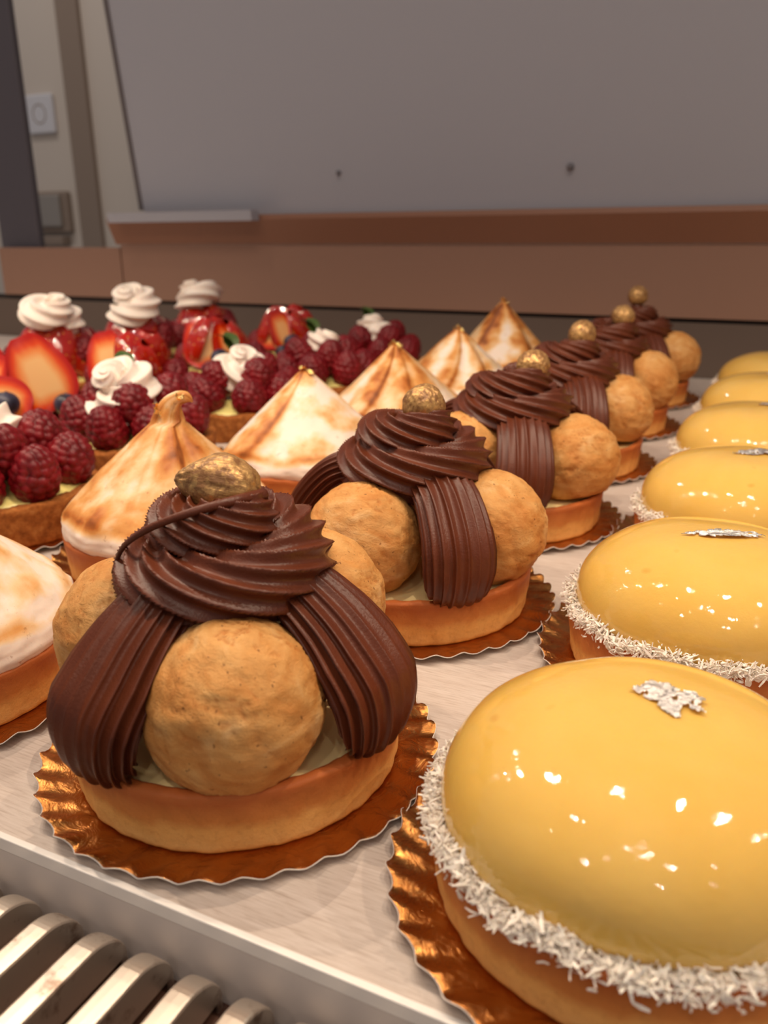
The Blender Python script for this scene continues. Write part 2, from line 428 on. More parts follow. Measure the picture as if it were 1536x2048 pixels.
# ------------------------------------------------------------------ meringues
def meringue_mesh(seed, top=6.0, folds=(), hook=False, toast=.5, lean=(0, 0), tw=.9):
    nt, nth = 90, 144
    us = np.linspace(0, 1, nt); zk = [1.55, 1.62, 1.85, 2.2, 2.75, 3.4, 4.2, 5.0, 5.55, 5.9, 6.0]
    rk = [3.86, 4.02, 4.16, 4.12, 3.72, 3.02, 2.14, 1.28, .68, .30, .03]
    zk = [1.55+(q-1.55)*(top-1.55)/4.45 for q in zk]
    uk = np.linspace(0, 1, len(zk))
    z = np.interp(us, uk, zk); r = np.interp(us, uk, rk)
    k = np.ones(5)/5; sm = lambda a: np.concatenate([a[:2], np.convolve(a, k, 'valid'), a[-2:]])
    z, r = sm(z), sm(r)
    cx = np.zeros((nt, 3)); cx[:, 2] = z
    cx[:, 0] += lean[0]*us**2; cx[:, 1] += lean[1]*us**2
    if hook:
        t = np.clip((us-.80)/.20, 0, 1); r = np.maximum(r, np.interp(us, [0, .8, .9, .96, 1], [0, .3, .30, .24, .02]))
        a = t*2.5
        hx = .52*(1-np.cos(a)); hz = .60*np.sin(a)+.5*t*(1-.5*t)
        b = np.searchsorted(us, .80)
        cx[b:, 0] += hx[b:]*.86; cx[b:, 1] += hx[b:]*.40
        cx[b:, 2] = z[b]+hz[b:]+(z[b:]-z[b])*.35
    th = np.linspace(0, 2*PI, nth, endpoint=False)
    TH, U = np.meshgrid(th, us); mul = np.ones_like(TH); toa = np.zeros_like(TH)
    env = np.clip(U/.25, 0, 1)
    for a0, amp, wd, e0 in folds:
        wt = min(1, amp/.1)**1.5
        d = (TH-(a0+tw*(U-.3))+PI) % (2*PI)-PI
        en = env*np.clip((U-e0)/.25, 0, 1)
        mul += en*amp*(np.exp(-(d/wd)**2)-.8*np.exp(-((d-wd*1.7)/(wd*.9))**2))
        toa += wt*en*(.16*np.exp(-(d/(wd*.8))**2)+.5*np.exp(-((d-wd*.9)/(wd*.22))**2)-.30*np.exp(-((d+wd*2.0)/(wd*1.1))**2))
    P = np.stack([np.cos(TH)*r[:, None]*mul, np.sin(TH)*r[:, None]*mul, 0*TH], -1)+cx[:, None, :]
    if hook:   # tip rings stand across the curl
        T = np.gradient(cx, axis=0); T /= np.linalg.norm(T, axis=1)[:, None]
        b = np.searchsorted(us, .80)
        for i in range(b, nt):
            f = min(1, (us[i]-.80)/.08); t3 = T[i]*f+np.array([0, 0, 1.])*(1-f); t3 /= np.linalg.norm(t3)
            y = np.array([-.42, .9, 0]); x = np.cross(y, t3); x /= np.linalg.norm(x); y = np.cross(t3, x)
            P[i] = cx[i]+np.outer(np.cos(th)*r[i]*mul[i], x)+np.outer(np.sin(th)*r[i]*mul[i]*.8, y)
    V = P.reshape(-1, 3)
    n1 = fbm(V, .55, 4, seed); n2 = fbm(V, 1.3, 5, seed+8)
    rr = np.hypot(V[:, 0]-cx.repeat(nth, 0)[:, 0], V[:, 1]-cx.repeat(nth, 0)[:, 1])
    V[:, :2] *= (1+.035*n1*np.clip(rr/2, 0, 1)+.012*n2)[:, None]
    zz = V[:, 2]
    band = np.clip((zz-2.15-.25*n1)/.35, 0, 1)
    t = (toast+.42*n1+.2*n2+toa.ravel()+.25*np.clip((zz-4.8)/1.5, 0, 1))*band+.22*np.exp(-((zz-2.45-.2*n1)/.22)**2)
    F = gridf(nt, nth, False, True); F = [f for f in F]
    V = np.vstack([V, [0, 0, 1.55], cx[-1]]); t = np.append(t, [0, .9]); o = (nt-1)*nth; a = nt*nth
    F += [(a, j, (j+1) % nth) for j in range(nth)]+[(a+1, o+(j+1) % nth, o+j) for j in range(nth)]
    return mk('meringue', V, F, 'meringue', attrs={'toast': np.clip(t, 0, 1)})

# ------------------------------------------------------------------ berries
def raspberry_mesh(seed, a=1.02, h=1.28):
    r = np.random.default_rng(seed); C = []; R = []
    rings = 8
    for k in range(rings):
        u = (k+.5)/rings; al = .12+u*2.35
        n = max(1, int(round(13*math.sin(min(al, PI*.62))**.9)))
        for j in range(n):
            ph = 2*PI*(j+.5*(k % 2)+r.uniform(-.12, .12))/n; q = al+r.uniform(-.04, .04)
            w = a*(1-.10*np.clip(math.cos(q), 0, 1))
            C.append((math.sin(q)*math.cos(ph)*w*.80, math.sin(q)*math.sin(ph)*w*.80, math.cos(q)*h*.82)); R.append(r.uniform(.25, .30))
    C = np.array(C); R = np.array(R)
    nu, nv = 64, 84; D = sph(nu, nv)
    b = D@C.T; cc = (C**2).sum(1); disc = b*b-cc+R**2
    hit = np.where(disc > 0, b+np.sqrt(np.maximum(disc, 0)), 0).max(1)
    base = .80/np.sqrt((D[:, 0]/a)**2+(D[:, 1]/a)**2+(D[:, 2]/h)**2)
    rr = np.maximum(hit, base)
    ell = base/.80
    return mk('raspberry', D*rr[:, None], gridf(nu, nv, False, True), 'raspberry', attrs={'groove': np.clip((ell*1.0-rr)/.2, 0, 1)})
ME_RASP = [raspberry_mesh(1), raspberry_mesh(2, .98, 1.36), raspberry_mesh(3, 1.06, 1.18)]
def blueberry_mesh():
    D = sph(40, 56); th = np.arctan2(D[:, 1], D[:, 0]); al = np.arccos(np.clip(D[:, 2], -1, 1))
    r = .78*(1+.05*np.exp(-((al-.42)/.09)**2)*(1+.6*np.cos(5*th))-.16*np.clip(1-al/.4, 0, 1))
    V = D*r[:, None]; V[:, 2] *= .88
    return mk('blueberry', V, gridf(40, 56, False, True), 'blueberry')
ME_BLUE = blueberry_mesh()
def straw_prof(u):  # u 0 shoulder .. 1 tip; length 3.9
    return 1.62*np.sqrt(np.clip(1-(np.abs(u-.34)/np.where(u < .34, .37, .70))**2.1, 0, 1))*(1-.10*u)
def strawberry_skin(thick=.8):
    nu, nv = 40, 30; us = np.linspace(0, 1, nu); ph = np.linspace(0, PI, nv)
    V = np.array([(straw_prof(u)*math.cos(p), -straw_prof(u)*math.sin(p)*thick, 3.9*u) for u in us for p in ph])
    return mk('strawberry_half', V, gridf(nu, nv), 'strawberry_skin')
def strawberry_face():
    nu, nv = 40, 31; V = []; E = []
    for u in np.linspace(0, 1, nu):
        R = float(straw_prof(u))
        for w in np.linspace(-1, 1, nv):
            V.append((R*w, .01+.10*(1-w*w)*math.sin(PI*u), 3.9*u))
            d = min(R*(1-abs(w)), 3.9*u+.05, 3.9*(1-u)*.75)
            E.append(1-min(1, d/1.05))
    return mk('cut_face', V, gridf(nu, nv), 'strawberry_flesh', attrs={'edge': E})
ME_STRAW, ME_FACE = strawberry_skin(), strawberry_face()
ME_SLICE = strawberry_skin(.30)
def rosette_mesh(turns=1.45, th0=0., name='cream_rosette'):
    n = 150; s = np.linspace(0, 1, n); th = th0+s*turns*2*PI
    rad = np.interp(s, [0, .5, .85, 1], [.92, .74, .25, .10]); zz = np.interp(s, [0, .12, .6, 1], [.35, .6, 1.3, 2.3])
    path = np.stack([rad*np.cos(th), rad*np.sin(th), zz], 1); ref = np.stack([np.cos(th), np.sin(th), .5+0*th], 1)
    sz = np.interp(s, [0, .06, .2, .6, .85, 1], [.35, .85, 1.05, .98, .6, .08])
    V, F = sweep(path, ref, sz, sz, 6*16, 6, .30, -.75*(th-th0), 1.1)
    return mk(name, V, F, 'whipped_cream')
ME_ROS = [rosette_mesh(), rosette_mesh(1.3, 2.)]
def leaf_mesh():
    nu, nv = 14, 7; V = []
    for u in np.linspace(0, 1, nu):
        w = .48*math.sin(PI*u**.8)**.8+.01
        for v in np.linspace(-1, 1, nv):
            V.append((w*v*(1+.06*math.sin(24*u)), 1.6*u, .25*math.sin(PI*u)+.16*abs(v)*w))
    V = np.array(V); m = len(V); F = gridf(nu, nv)
    return mk('mint_leaf', np.vstack([V, V-[0, 0, .02]]), F+[tuple(k+m for k in f[::-1]) for f in F], 'mint_leaf')
ME_LEAF = leaf_mesh()

# ------------------------------------------------------------------ the display: rows of tarts
ORD = ['nearest', 'second', 'third', 'fourth', 'fifth', 'farthest']
def place_board(x, y, rz, label):
    tag(obj('cake_board', ME_BOARD, None, (x, y, .02), (0, 0, rz)), label, 'cake board', 'scalloped gold cake boards')
Z0 = .08
def pol(r, deg, z): return (r*math.cos(math.radians(deg)), r*math.sin(math.radians(deg)), z)

# --- chocolate tarts: (x, y), chou (angle, r, z, mesh, rx), swirl mesh + rz, tails, nut
CH = [
 dict(p=(-11.54, 15.07), ch=[(-55, 2.62, 2.92, 0, .5), (-160, 2.5, 3.2, 1, 1.9), (72, 2.5, 3.3, 2, .4)], sw=(0, 0.), tl=[(-106, 2), (-3, 2), (130, 1)], nut=(0, (-.12, .08, 7.04), (1.25, .1, 1.15))),
 dict(p=(-11.36, 25.48), ch=[(-106, 2.6, 3.0, 1, 2.6), (0, 2.72, 3.1, 2, .9), (142, 2.5, 3.2, 0, .2)], sw=(1, -.2), tl=[(-46, 0), (-162, 1), (72, 1)], nut=(1, (.30, .12, 7.05), (.3, .4, .2))),
 dict(p=(-11.05, 35.6), ch=[(-4, 2.85, 3.1, 2, 4.), (-126, 2.5, 3.2, 0, 1.), (116, 2.5, 3.2, 1, .6)], sw=(1, .6), tl=[(-66, 0), (55, 1), (176, 1)], nut=(1, (.75, .2, 6.95), (.9, 1.2, .2))),
 dict(p=(-11.1, 45.75), ch=[(4, 2.6, 3.2, 0, 2.), (-124, 2.5, 3.2, 2, 3.), (122, 2.5, 3.2, 1, 0.)], sw=(0, 1.2), tl=[(52, 0), (-62, 1), (180, 1)], nut=(1, (.50, .2, 7.2), (.5, .3, 2.))),
 dict(p=(-11.2, 56.0), ch=[(-8, 2.7, 3.2, 1, 1.), (-130, 2.5, 3.2, 0, 1.), (115, 2.5, 3.2, 2, 0.)], sw=(1, 2.), tl=[(60, 0), (-70, 1), (178, 1)], nut=(1, (.80, .2, 7.2), (.2, 1.3, 2.))),
 dict(p=(-11.2, 66.2), ch=[(0, 2.85, 3.3, 2, 2.), (-124, 2.5, 3.2, 1, 3.), (118, 2.5, 3.2, 0, 0.)], sw=(0, .4), tl=[(-60, 0), (58, 1), (180, 1)], nut=(1, (-.1, 0., 7.75), (.2, .2, 2.))),
]
CL = ['chocolate-swirl tart nearest the camera, pointed gold hazelnut on top and a thin chocolate thread',
      'chocolate-swirl tart second from the camera, chocolate ribbon falling between two choux puffs',
      'chocolate-swirl tart third in its row, puff at its right above the pale cream',
      'chocolate-swirl tart fourth in its row, chocolate ribbon curving behind its right puff',
      'chocolate-swirl tart fifth in its row, just in front of the last chocolate tart',
      'chocolate-swirl tart farthest away, its hazelnut on a tall chocolate peak before the back panel']
for i, c in enumerate(CH):
    x, y = c['p']
    place_board(x, y, .3*i, f'scalloped gold cake board under the {ORD[i]} chocolate-swirl tart')
    T = thing('chocolate_tart', CL[i], 'tart', (x, y, Z0), 'chocolate tarts with choux puffs')
    obj('shell', ME_SHELL[i % 3], T, (0, 0, 0), (0, 0, i*1.3)); obj('pastry_cream', ME_CREAM, T)
    for k, (a, r, z, m, rx) in enumerate(c['ch']):
        obj('choux_puff', ME_CHOU[m], T, pol(r, a, z-Z0), (.25*math.sin(rx), .25*math.cos(rx), rx*1.7+a*.01))
    m, rz = c['sw']; obj('chocolate_swirl', ME_SWIRL[m], T, (0, 0, -Z0), (0, 0, rz))
    for a, m in c['tl']: obj('chocolate_ribbon', ME_TAIL[m], T, (0, 0, -Z0), (0, 0, math.radians(a)))
    m, l, r = c['nut']
    if i == 0: r = Vector((-.86, -.47, .22)).to_track_quat('Z', 'Y').to_euler()
    obj('hazelnut', ME_NUT[m], T, (l[0], l[1], l[2]-Z0), r)['label'] = 'gold painted hazelnut'
    if i == 5:
        V, F = lathe([(0, 6.2), (1.1, 6.2), (.8, 6.6), (.42, 7.0), (.30, 7.3), (.34, 7.45), (0, 7.5)], 40)
        obj('chocolate_peak', mk('chocolate_peak', V, F, 'chocolate'), T, (-.1, 0, -Z0))
    if i == 0:
        th = thread_mesh([pol(.9, 28, 6.86), pol(.85, -35, 6.98), pol(1.3, -82, 6.90), pol(1.75, -108, 6.62), pol(2.12, -126, 6.22), pol(2.42, -136, 5.80), pol(2.66, -141, 5.2)], .17, .05)
        obj('chocolate_thread', th, T, (0, 0, -Z0))

# --- yellow domes
DM = [(-1.65, 14.65), (-1.46, 25.13), (-1.3, 35.5), (-1.3, 45.8), (-1.25, 56.0), (-1.2, 66.1)]
DL = ['yellow glazed dome tart nearest the camera, large ragged silver leaf on top',
      'yellow glazed dome tart second from the camera, silver leaf lying flat',
      'yellow glazed dome tart third in its row beside the third chocolate tart',
      'yellow glazed dome tart fourth in its row', 'yellow glazed dome tart fifth in its row',
      'yellow glazed dome tart farthest away, upright metal leaf, before the back panel']
LEAVES = [[(-.95, .42), (-.62, .55), (-.3, .72), (.1, .62), (.32, .35), (.62, .30), (.74, .05), (.5, -.12), (.62, -.42), (.3, -.36), (.22, -.12), (.0, -.30), (-.18, -.55), (-.42, -.3), (-.55, .05)],
          [(-1.25, .1), (-.7, .28), (-.1, .34), (.4, .25), (.95, .1), (1.2, -.15), (.7, -.22), (.1, -.3), (-.5, -.2)],
          [(-.9, -.1), (-.3, .25), (.3, .45), (.8, .5), (.9, .1), (.5, -.3), (-.2, -.3)],
          [(-.6, 0), (0, .3), (.6, .25), (.7, -.1), (0, -.25)]]
for i, (x, y) in enumerate(DM):
    place_board(x, y, .2+.5*i, f'scalloped gold cake board under the {ORD[i]} yellow dome tart')
    T = thing('dome_tart', DL[i], 'tart', (x, y, Z0), 'yellow glazed dome tarts')
    obj('shell', ME_SHELL[(i+1) % 3], T, (0, 0, 0), (0, 0, i*.9))
    obj('glaze_dome', ME_DOME, T, (0, 0, -Z0), (0, 0, i*.7))
    b = obj('coconut_ring', ME_BED, T, (0, 0, -Z0), (0, 0, i*.7))
    f = obj('coconut_flakes', ME_FLAKES[0 if i < 2 else 1], T, (0, 0, -Z0), (0, 0, i*1.9)); f['kind'] = 'stuff'
    sh = [(q[0]*(.8 if i == 0 else 1), q[1]*(1.05 if i == 0 else 1)) for q in LEAVES[min(i, 3)]]; off = (.42, .28) if i == 0 else (.25, -.1)
    ca, sa = math.cos(.45), math.sin(.45)
    pts = [(px*ca-py*sa+off[0], px*sa+py*ca+off[1]) for px, py in sh]
    lf = foil_mesh('silver_leaf', 'silver_leaf', pts, 3.3+i, dome_z, .06 if i < 5 else .5)
    obj('silver_leaf', lf, T, (0, 0, -Z0))['label'] = 'crumpled silver leaf'

# --- torched meringues
MR = [(-21.81, 14.08), (-21.6, 24.7), (-21.75, 35.5), (-21.7, 45.8), (-21.65, 56.1), (-21.75, 66.2)]
ML = ['torched meringue tart at the left edge, nearest the camera and cut by the frame',
      'torched meringue tart with a tall hooked tip behind the nearest chocolate tart',
      'torched meringue tart with gold leaf on its tip, third in its row, broad pale front',
      'torched meringue tart fourth in its row with dark folds and gold leaf on top',
      'torched meringue tart fifth in its row, pale folds under two gold flakes',
      'torched meringue tart farthest away, white streak down its right side']
SPEC = [dict(top=6.0, folds=((-.6, .05, .3, .0), (1.5, .06, .3, .1)), toast=.28),
        dict(top=6.2, folds=((-.95, .11, .24, .02), (-1.6, .05, .22, .25), (2.2, .08, .3, .1), (-2.6, .04, .3, .1)), hook=True, toast=.50, lean=(.35, .1), tw=.35),
        dict(top=6.15, folds=((-2.2, .08, .3, .05), (.2, .06, .3, .1), (2., .07, .3, .1)), toast=.33),
        dict(top=6.15, folds=((-1.9, .12, .22, .05), (-1.2, .06, .2, .3), (.6, .10, .3, .1), (2.4, .1, .3, .1)), toast=.54),
        dict(top=6.0, folds=((-1.6, .12, .2, .2), (-.9, .10, .2, .2), (1., .1, .3, .1), (2.8, .1, .3, .1)), toast=.42),
        dict(top=7.1, folds=((-.9, .12, .26, .1), (-2.4, .08, .3, .1), (1., .1, .3, .1)), toast=.6)]
for i, (x, y) in enumerate(MR):
    place_board(x, y, .4*i, f'scalloped gold cake board under the {ORD[i]} meringue tart')
    T = thing('meringue_tart', ML[i], 'tart', (x, y, Z0), 'torched meringue tarts')
    obj('shell', ME_SHELL[(i+2) % 3], T, (0, 0, 0), (0, 0, i)); obj('filling', ME_LEMON, T)
    obj('meringue', meringue_mesh(2.2+i*3.1, **SPEC[i]), T, (0, 0, -Z0))
    if i:
        top = SPEC[i]['top']
        if i == 1: spots = [(.10, -.35, 6.05, .26), (.95, -.2, 6.55, .2), (-.05, -.3, 6.3, .18)]
        else: spots = [(-.05, -.05, top-.12, .30), (.30, -.1, top-.32, .22)] + ([(-.4, 0, top-.25, .2)] if i in (3, 4) else [])
        for q, (lx, ly, lz, rr) in enumerate(spots):
            n = 9; pts = [(rr*math.cos(2*PI*k/n)*random.uniform(.7, 1.2), rr*math.sin(2*PI*k/n)*random.uniform(.7, 1.2)) for k in range(n)]
            fm = foil_mesh('gold_leaf', 'gold_leaf', pts, 1.7*i+q, lambda a, b: 0, .22, 12)
            obj('gold_leaf', fm, T, (lx, ly, lz-Z0), (.5*q-.3, .3, q))['label'] = 'crumpled flake of gold leaf'

# --- fruit tarts
def rasp(T, p, k, tilt=.5, scale=1.):
    a = math.atan2(p[1], p[0])
    o = obj('raspberry', ME_RASP[k % 3], T, (p[0], p[1], p[2]-Z0), (0, 0, 0), scale)
    o.rotation_euler = (Matrix.Rotation(a, 3, 'Z')@Matrix.Rotation(tilt, 3, 'Y')@Matrix.Rotation(k*1.3, 3, 'Z')).to_euler()
    return o
def berry_half(T, p, ang, lean, spin=0., thin=False, scale=1.):
    """cut strawberry standing on its shoulder, cut face turned towards ang"""
    o = obj('strawberry_slice' if thin else 'strawberry_half', ME_SLICE if thin else ME_STRAW, T, (p[0], p[1], p[2]-Z0), (0, 0, 0), scale)
    o.rotation_euler = (Matrix.Rotation(ang-PI/2, 3, 'Z')@Matrix.Rotation(lean, 3, 'X')@Matrix.Rotation(spin, 3, 'Y')).to_euler()
    c = obj('cut_face', ME_FACE, o); c['label'] = 'pale orange cut face'
    return o
RS = [(-31.6, 25.2), (-32.7, 35.4), (-32.8, 45.6), (-32.6, 55.9), (-33.0, 66.1)]
RL = ['raspberry tart at the left edge, nearest of the raspberry tarts',
      'raspberry tart behind the hooked meringue, large cream rosette with a mint leaf',
      'raspberry tart third in its row, rosette between the two gold-tipped meringues',
      'raspberry tart fourth in its row, rosette above the third meringue tip',
      'raspberry tart farthest away in its row, left of the far meringues']
for i, (x, y) in enumerate(RS):
    o5 = ORD[i] if i < 4 else 'farthest'
    if i < 2: place_board(x, y, .7*i, f'scalloped gold cake board under the {o5} raspberry tart')
    T = thing('raspberry_tart', RL[i], 'tart', (x, y, Z0 if i < 2 else .01), 'raspberry tarts with cream rosettes')
    obj('crust', ME_SHELL_BROWN, T, (0, 0, 0), (0, 0, i*.8)); obj('cream', ME_RCREAM, T, (0, 0, -Z0))
    a0 = (-62, -84, -50, -70, -58)[i]
    for k in range(7):
        a = a0+k*51.4+random.uniform(-5, 5)
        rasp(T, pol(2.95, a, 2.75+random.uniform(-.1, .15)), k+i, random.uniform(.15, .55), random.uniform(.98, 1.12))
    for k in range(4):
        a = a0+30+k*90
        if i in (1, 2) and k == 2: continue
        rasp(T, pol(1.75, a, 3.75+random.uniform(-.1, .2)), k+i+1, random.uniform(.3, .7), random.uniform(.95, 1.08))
    obj('cream_rosette', ME_ROS[i % 2], T, ((-.5, -.3, -.3, -.2, -.3)[i], -.2, 3.2-Z0), (.30, -.42, i*1.1), (1.3, 1.3, 1.08, 1.05, 1.1)[i])
    if i in (1, 2, 3, 4):
        for q in range(2 if i > 1 else 1):
            obj('mint_leaf', ME_LEAF, T, (-.9+.3*q, .5, 5.15-Z0), (.7, .2*q, .9+1.2*q), 1.1)
SW = [(-42.5, 35.5), (-42.4, 45.7), (-42.5, 55.9), (-42.3, 66.1)]
SL = ['strawberry tart at the left edge with big cut slices and two blueberries in front',
      'strawberry tart second in its row behind the large raspberry rosette',
      'strawberry tart third in its row with blueberries before a pale cut berry',
      'strawberry tart farthest away with a cut berry and blueberries at the back']
for i, (x, y) in enumerate(SW):
    T = thing('strawberry_tart', SL[i], 'tart', (x, y, .01), 'strawberry tarts with blueberries')
    obj('crust', ME_SHELL_BROWN, T, (0, 0, 0), (0, 0, i*.8+.3)); obj('cream', ME_RCREAM, T, (0, 0, -Z0))
    base = math.radians((-58, -20, -75, -40)[i])
    if i == 0:
        berry_half(T, (3.4, -1.75, 3.0), math.radians(-52), .40, 1.3, True, 1.12)
        berry_half(T, (3.1, .5, 2.7), math.radians(-46), .25, .35, True, 1.2)
        berry_half(T, pol(.9, -120, 3.6), math.radians(-75), .3, .6, True, 1.1)
        st = 2
    else: st = 0
    for k in range(st, 6):
        a = base+k*PI/3
        fl = (k+i) % 3
        berry_half(T, (1.9*math.cos(a), 1.9*math.sin(a), 2.5), a+(PI if fl == 1 else .35), .38 if fl != 1 else -.38, random.uniform(-.5, .5), False, random.uniform(.95, 1.06))
    bl = [(-62, 3.45, 2.45), (-36, 3.5, 2.4), (-10, 3.3, 2.4), (-48, 3.1, 3.3)] if i else [(-76, 3.7, 3.4), (-46, 4.0, 3.6), (8, 3.9, 3.0)]
    for a, r, z in bl:
        obj('blueberry', ME_BLUE, T, pol(r, a, z-Z0), (random.uniform(-.6, .6), random.uniform(-.6, .6), a))
    for k in range(3): rasp(T, pol(3.0, 40+k*70, 2.8), k, .3)
TT = [(-52.6, 48.2), (-52.8, 57.6), (-52.4, 66.4)]
TL = ['berry tart with a tall cream rosette near the dark post, leftmost of the back row',
      'berry tart with a creamy square-topped rosette, middle of the back row',
      'berry tart with a whiter rosette, right end of the back row']
for i, (x, y) in enumerate(TT):
    T = thing('berry_tart', TL[i], 'tart', (x, y, .01), 'berry tarts topped with tall rosettes')
    obj('crust', ME_SHELL_BROWN, T, (0, 0, 0), (0, 0, i*.8+.3)); obj('cream', ME_RCREAM, T, (0, 0, -Z0))
    for k in range(5):
        a = math.radians(-95+k*45+i*8)
        berry_half(T, (2.1*math.cos(a), 2.1*math.sin(a), 2.2), a+PI, -.30, .3*k, False, 1.05)
    for k in range(3): rasp(T, pol(2.7, 20+k*45, 3.9+.3*(k == 1)), k+i, .4, 1.05)
    for k in range(4): rasp(T, pol(2.6, 120+k*50, 3.3), k+i, .4, 1.05)
    obj('cream_rosette', ME_ROS[i % 2], T, (.5, -.1, 5.75-Z0), (.15, .3*(-1)**i, i*1.7), (1.4, 1.4, 1.15))
    dm = disc_mesh('cream_mound', 2.1, 4.6, 1.4, 'whipped_cream', i); obj('cream_mound', dm, T, (0, 0, -Z0))

# ------------------------------------------------------------------ shelf and grille
T = thing('display_shelf', 'pale wood-grain shelf board carrying all the tarts', 'shelf', (-40, 44, 0))
def rel(me_name, mat, x0, x1, y0, y1, z0, z1, name, parent, ox, oy, oz, bv=0):
    o = obj(name, boxmesh(me_name, mat, x0-ox, x1-ox, y0-oy, y1-oy, z0-oz, z1-oz), parent)
    if bv: bevel(o, bv)
    return o
rel('board', 'shelf_laminate', -130, 60, 10.12, 77.9, -1.6, 0, 'board', T, -40, 44, 0)
o = rel('edge', 'edge_white', -130, 60, 9.95, 10.12, -.3, .05, 'front_edge', T, -40, 44, 0, .03); o['label'] = 'thin whitish front edge strip'
o = rel('chan', 'channel_grey', -130, 60, 9.96, 10.12, -4., -.3, 'front_face', T, -40, 44, 0)

G = thing('vent_grille', 'stained steel vent grille with raised slats along the shelf front', 'grille', (-12, 6, -3))
V = []; F = []
pitch = 1.19; w = .50
xs0 = -11.84-.34
nslat = 0
for k in range(-14, 15):
    xc = xs0+k*pitch
    if xc < -27 or xc > 5: continue
    nslat += 1
    sec = [(xc-.5*w, -.06), (xc-.5*w+.02, -.015), (xc-.5*w+.06, 0), (xc, .01), (xc+.5*w-.06, 0), (xc+.5*w-.02, -.015), (xc+.5*w, -.06)]
    ys = [(1.5, 0), (8.6, 0)]+[(8.75+.95*math.sin(a*PI/28), -.95*(1-math.cos(a*PI/28))*.8) for a in range(1, 15)]+[(9.70, -1.6)]
    o = len(V); n = len(sec)+2
    for yy, dz in ys:
        base = -.50+dz
        ring = [(xc-.5*w, min(yy, 9.55), min(base-.05, -1.35))]+[(sx, yy, base+sz) for sx, sz in sec]+[(xc+.5*w, min(yy, 9.55), min(base-.05, -1.35))]
        V += ring
    for i in range(len(ys)-1):
        for j in range(n-1):
            F.append((o+i*n+j, o+i*n+j+1, o+(i+1)*n+j+1, o+(i+1)*n+j))
V = np.array(V)-[-12, 6, -3]
gm = obj('slats', mk('slats', V, F, 'steel', smooth=False), G); sm = gm.modifiers.new('s', 'SOLIDIFY'); sm.thickness = .05*S; sm.offset = -1
rel('pan', 'grille_base', -28, 6, 1.2, 9.79, -1.75, -1.6, 'drain_pan', G, -12, 6, -3)['label'] = 'steel base under the slats, shade painted brown'

# ------------------------------------------------------------------ back of the case
YB = 78.
def xprism(name, mat, x0, x1, sect, parent, ox=0, oy=0, oz=0):
    n = len(sect); V = [(x0-ox, y-oy, z-oz) for y, z in sect]+[(x1-ox, y-oy, z-oz) for y, z in sect]
    F = [tuple(range(n))[::-1], tuple(range(n, 2*n))]+[(i, (i+1) % n, n+(i+1) % n, n+i) for i in range(n)]
    return obj(name, mk(name, V, F, mat, smooth=False), parent)
K = thing('case_backsplash', 'long brown back panel standing behind the pastries under the dark rail', 'panel', (0, YB, 0))
xprism('panel', 'back_panel', -71.9, 70, [(YB, 5.1), (YB, 11.2), (YB+1.5, 11.2), (YB+1.5, 5.1)], K, 0, YB, 0)
xprism('kick_strip', 'kick_strip', -130, 70, [(YB+.15, 0), (YB+.15, 4.7), (YB+1.5, 4.7), (YB+1.5, 0)], K, 0, YB, 0)['label'] = 'darker recessed strip at the foot'
xprism('gap_strip', 'dark_gap', -130, 70, [(YB+.5, 4.6), (YB+.5, 5.2), (YB+1.2, 5.2), (YB+1.2, 4.6)], K, 0, YB, 0)['label'] = 'dark seam above the foot strip'  # solid dark strip drawn along the gap
K = tag(xprism('short_backsplash', 'back_panel', -92, -72.2, [(YB+.1, 5.25), (YB+.1, 10.9), (YB+1.5, 10.9), (YB+1.5, 5.25)], None), 'short brown panel beside the dark post at the left', 'panel')
R_ = tag(xprism('back_rail', 'back_rail', -72.4, 70, [(YB-.15, 11.25), (YB-1.3, 13.75), (YB-1.15, 14.2), (YB+1.8, 14.2), (YB+1.8, 11.25)], None), 'dark brown sloping rail along the top of the back panel', 'rail')
D = thing('sliding_door', 'large plain grey door leaning over the rail at the back', 'door', (0, YB, 14.3))
D['kind'] = 'thing'
LN = -.118
def lean(name, mat, x0, x1, z0, z1, y0=0., th=.6, parent=D):
    return xprism(name, mat, x0, x1, [(YB+y0+LN*(z0-14.3), z0), (YB+y0+LN*(z1-14.3), z1), (YB+y0+th+LN*(z1-14.3), z1), (YB+y0+th+LN*(z0-14.3), z0)], parent, 0, YB, 14.3)
lean('door_panel', 'door_grey', -67.9, 70, 14.25, 60)
lean('door_edge', 'seam_grey', -68.45, -67.9, 14.9, 60, -.12, .7)['label'] = 'upright door edge, shadow line painted dark'
lean('door_foot', 'door_grey', -70.7, -51.6, 13.6, 14.6, -2.95, 1.4)['label'] = 'lighter foot bar at the left end'
def peg_mesh():
    prof = [(0, .5), (.28, .5), (.33, .42), (.34, .1), (.42, .02), (.42, 0), (0, 0)]
    V, F = lathe(prof, 28); return mk('door_peg', V, F, 'peg')
PM = peg_mesh()
for x, z in ((-42.7, 17.9), (-19.85, 17.6)):
    o = obj('door_peg', PM, D, (x, LN*(z-14.3)-.02, z-14.3), (PI/2+.118, 0, 0), .8 if x > -30 else .6); o['label'] = 'small round peg'
P_ = tag(obj('case_post', boxmesh('case_post', 'post_dark', -3.4, 3.4, -.5, .5, 0, 62), None, (-89.9, YB+2.2, 0)), 'dark grey upright post of the case at the left edge', 'post')
bevel(P_, .3)

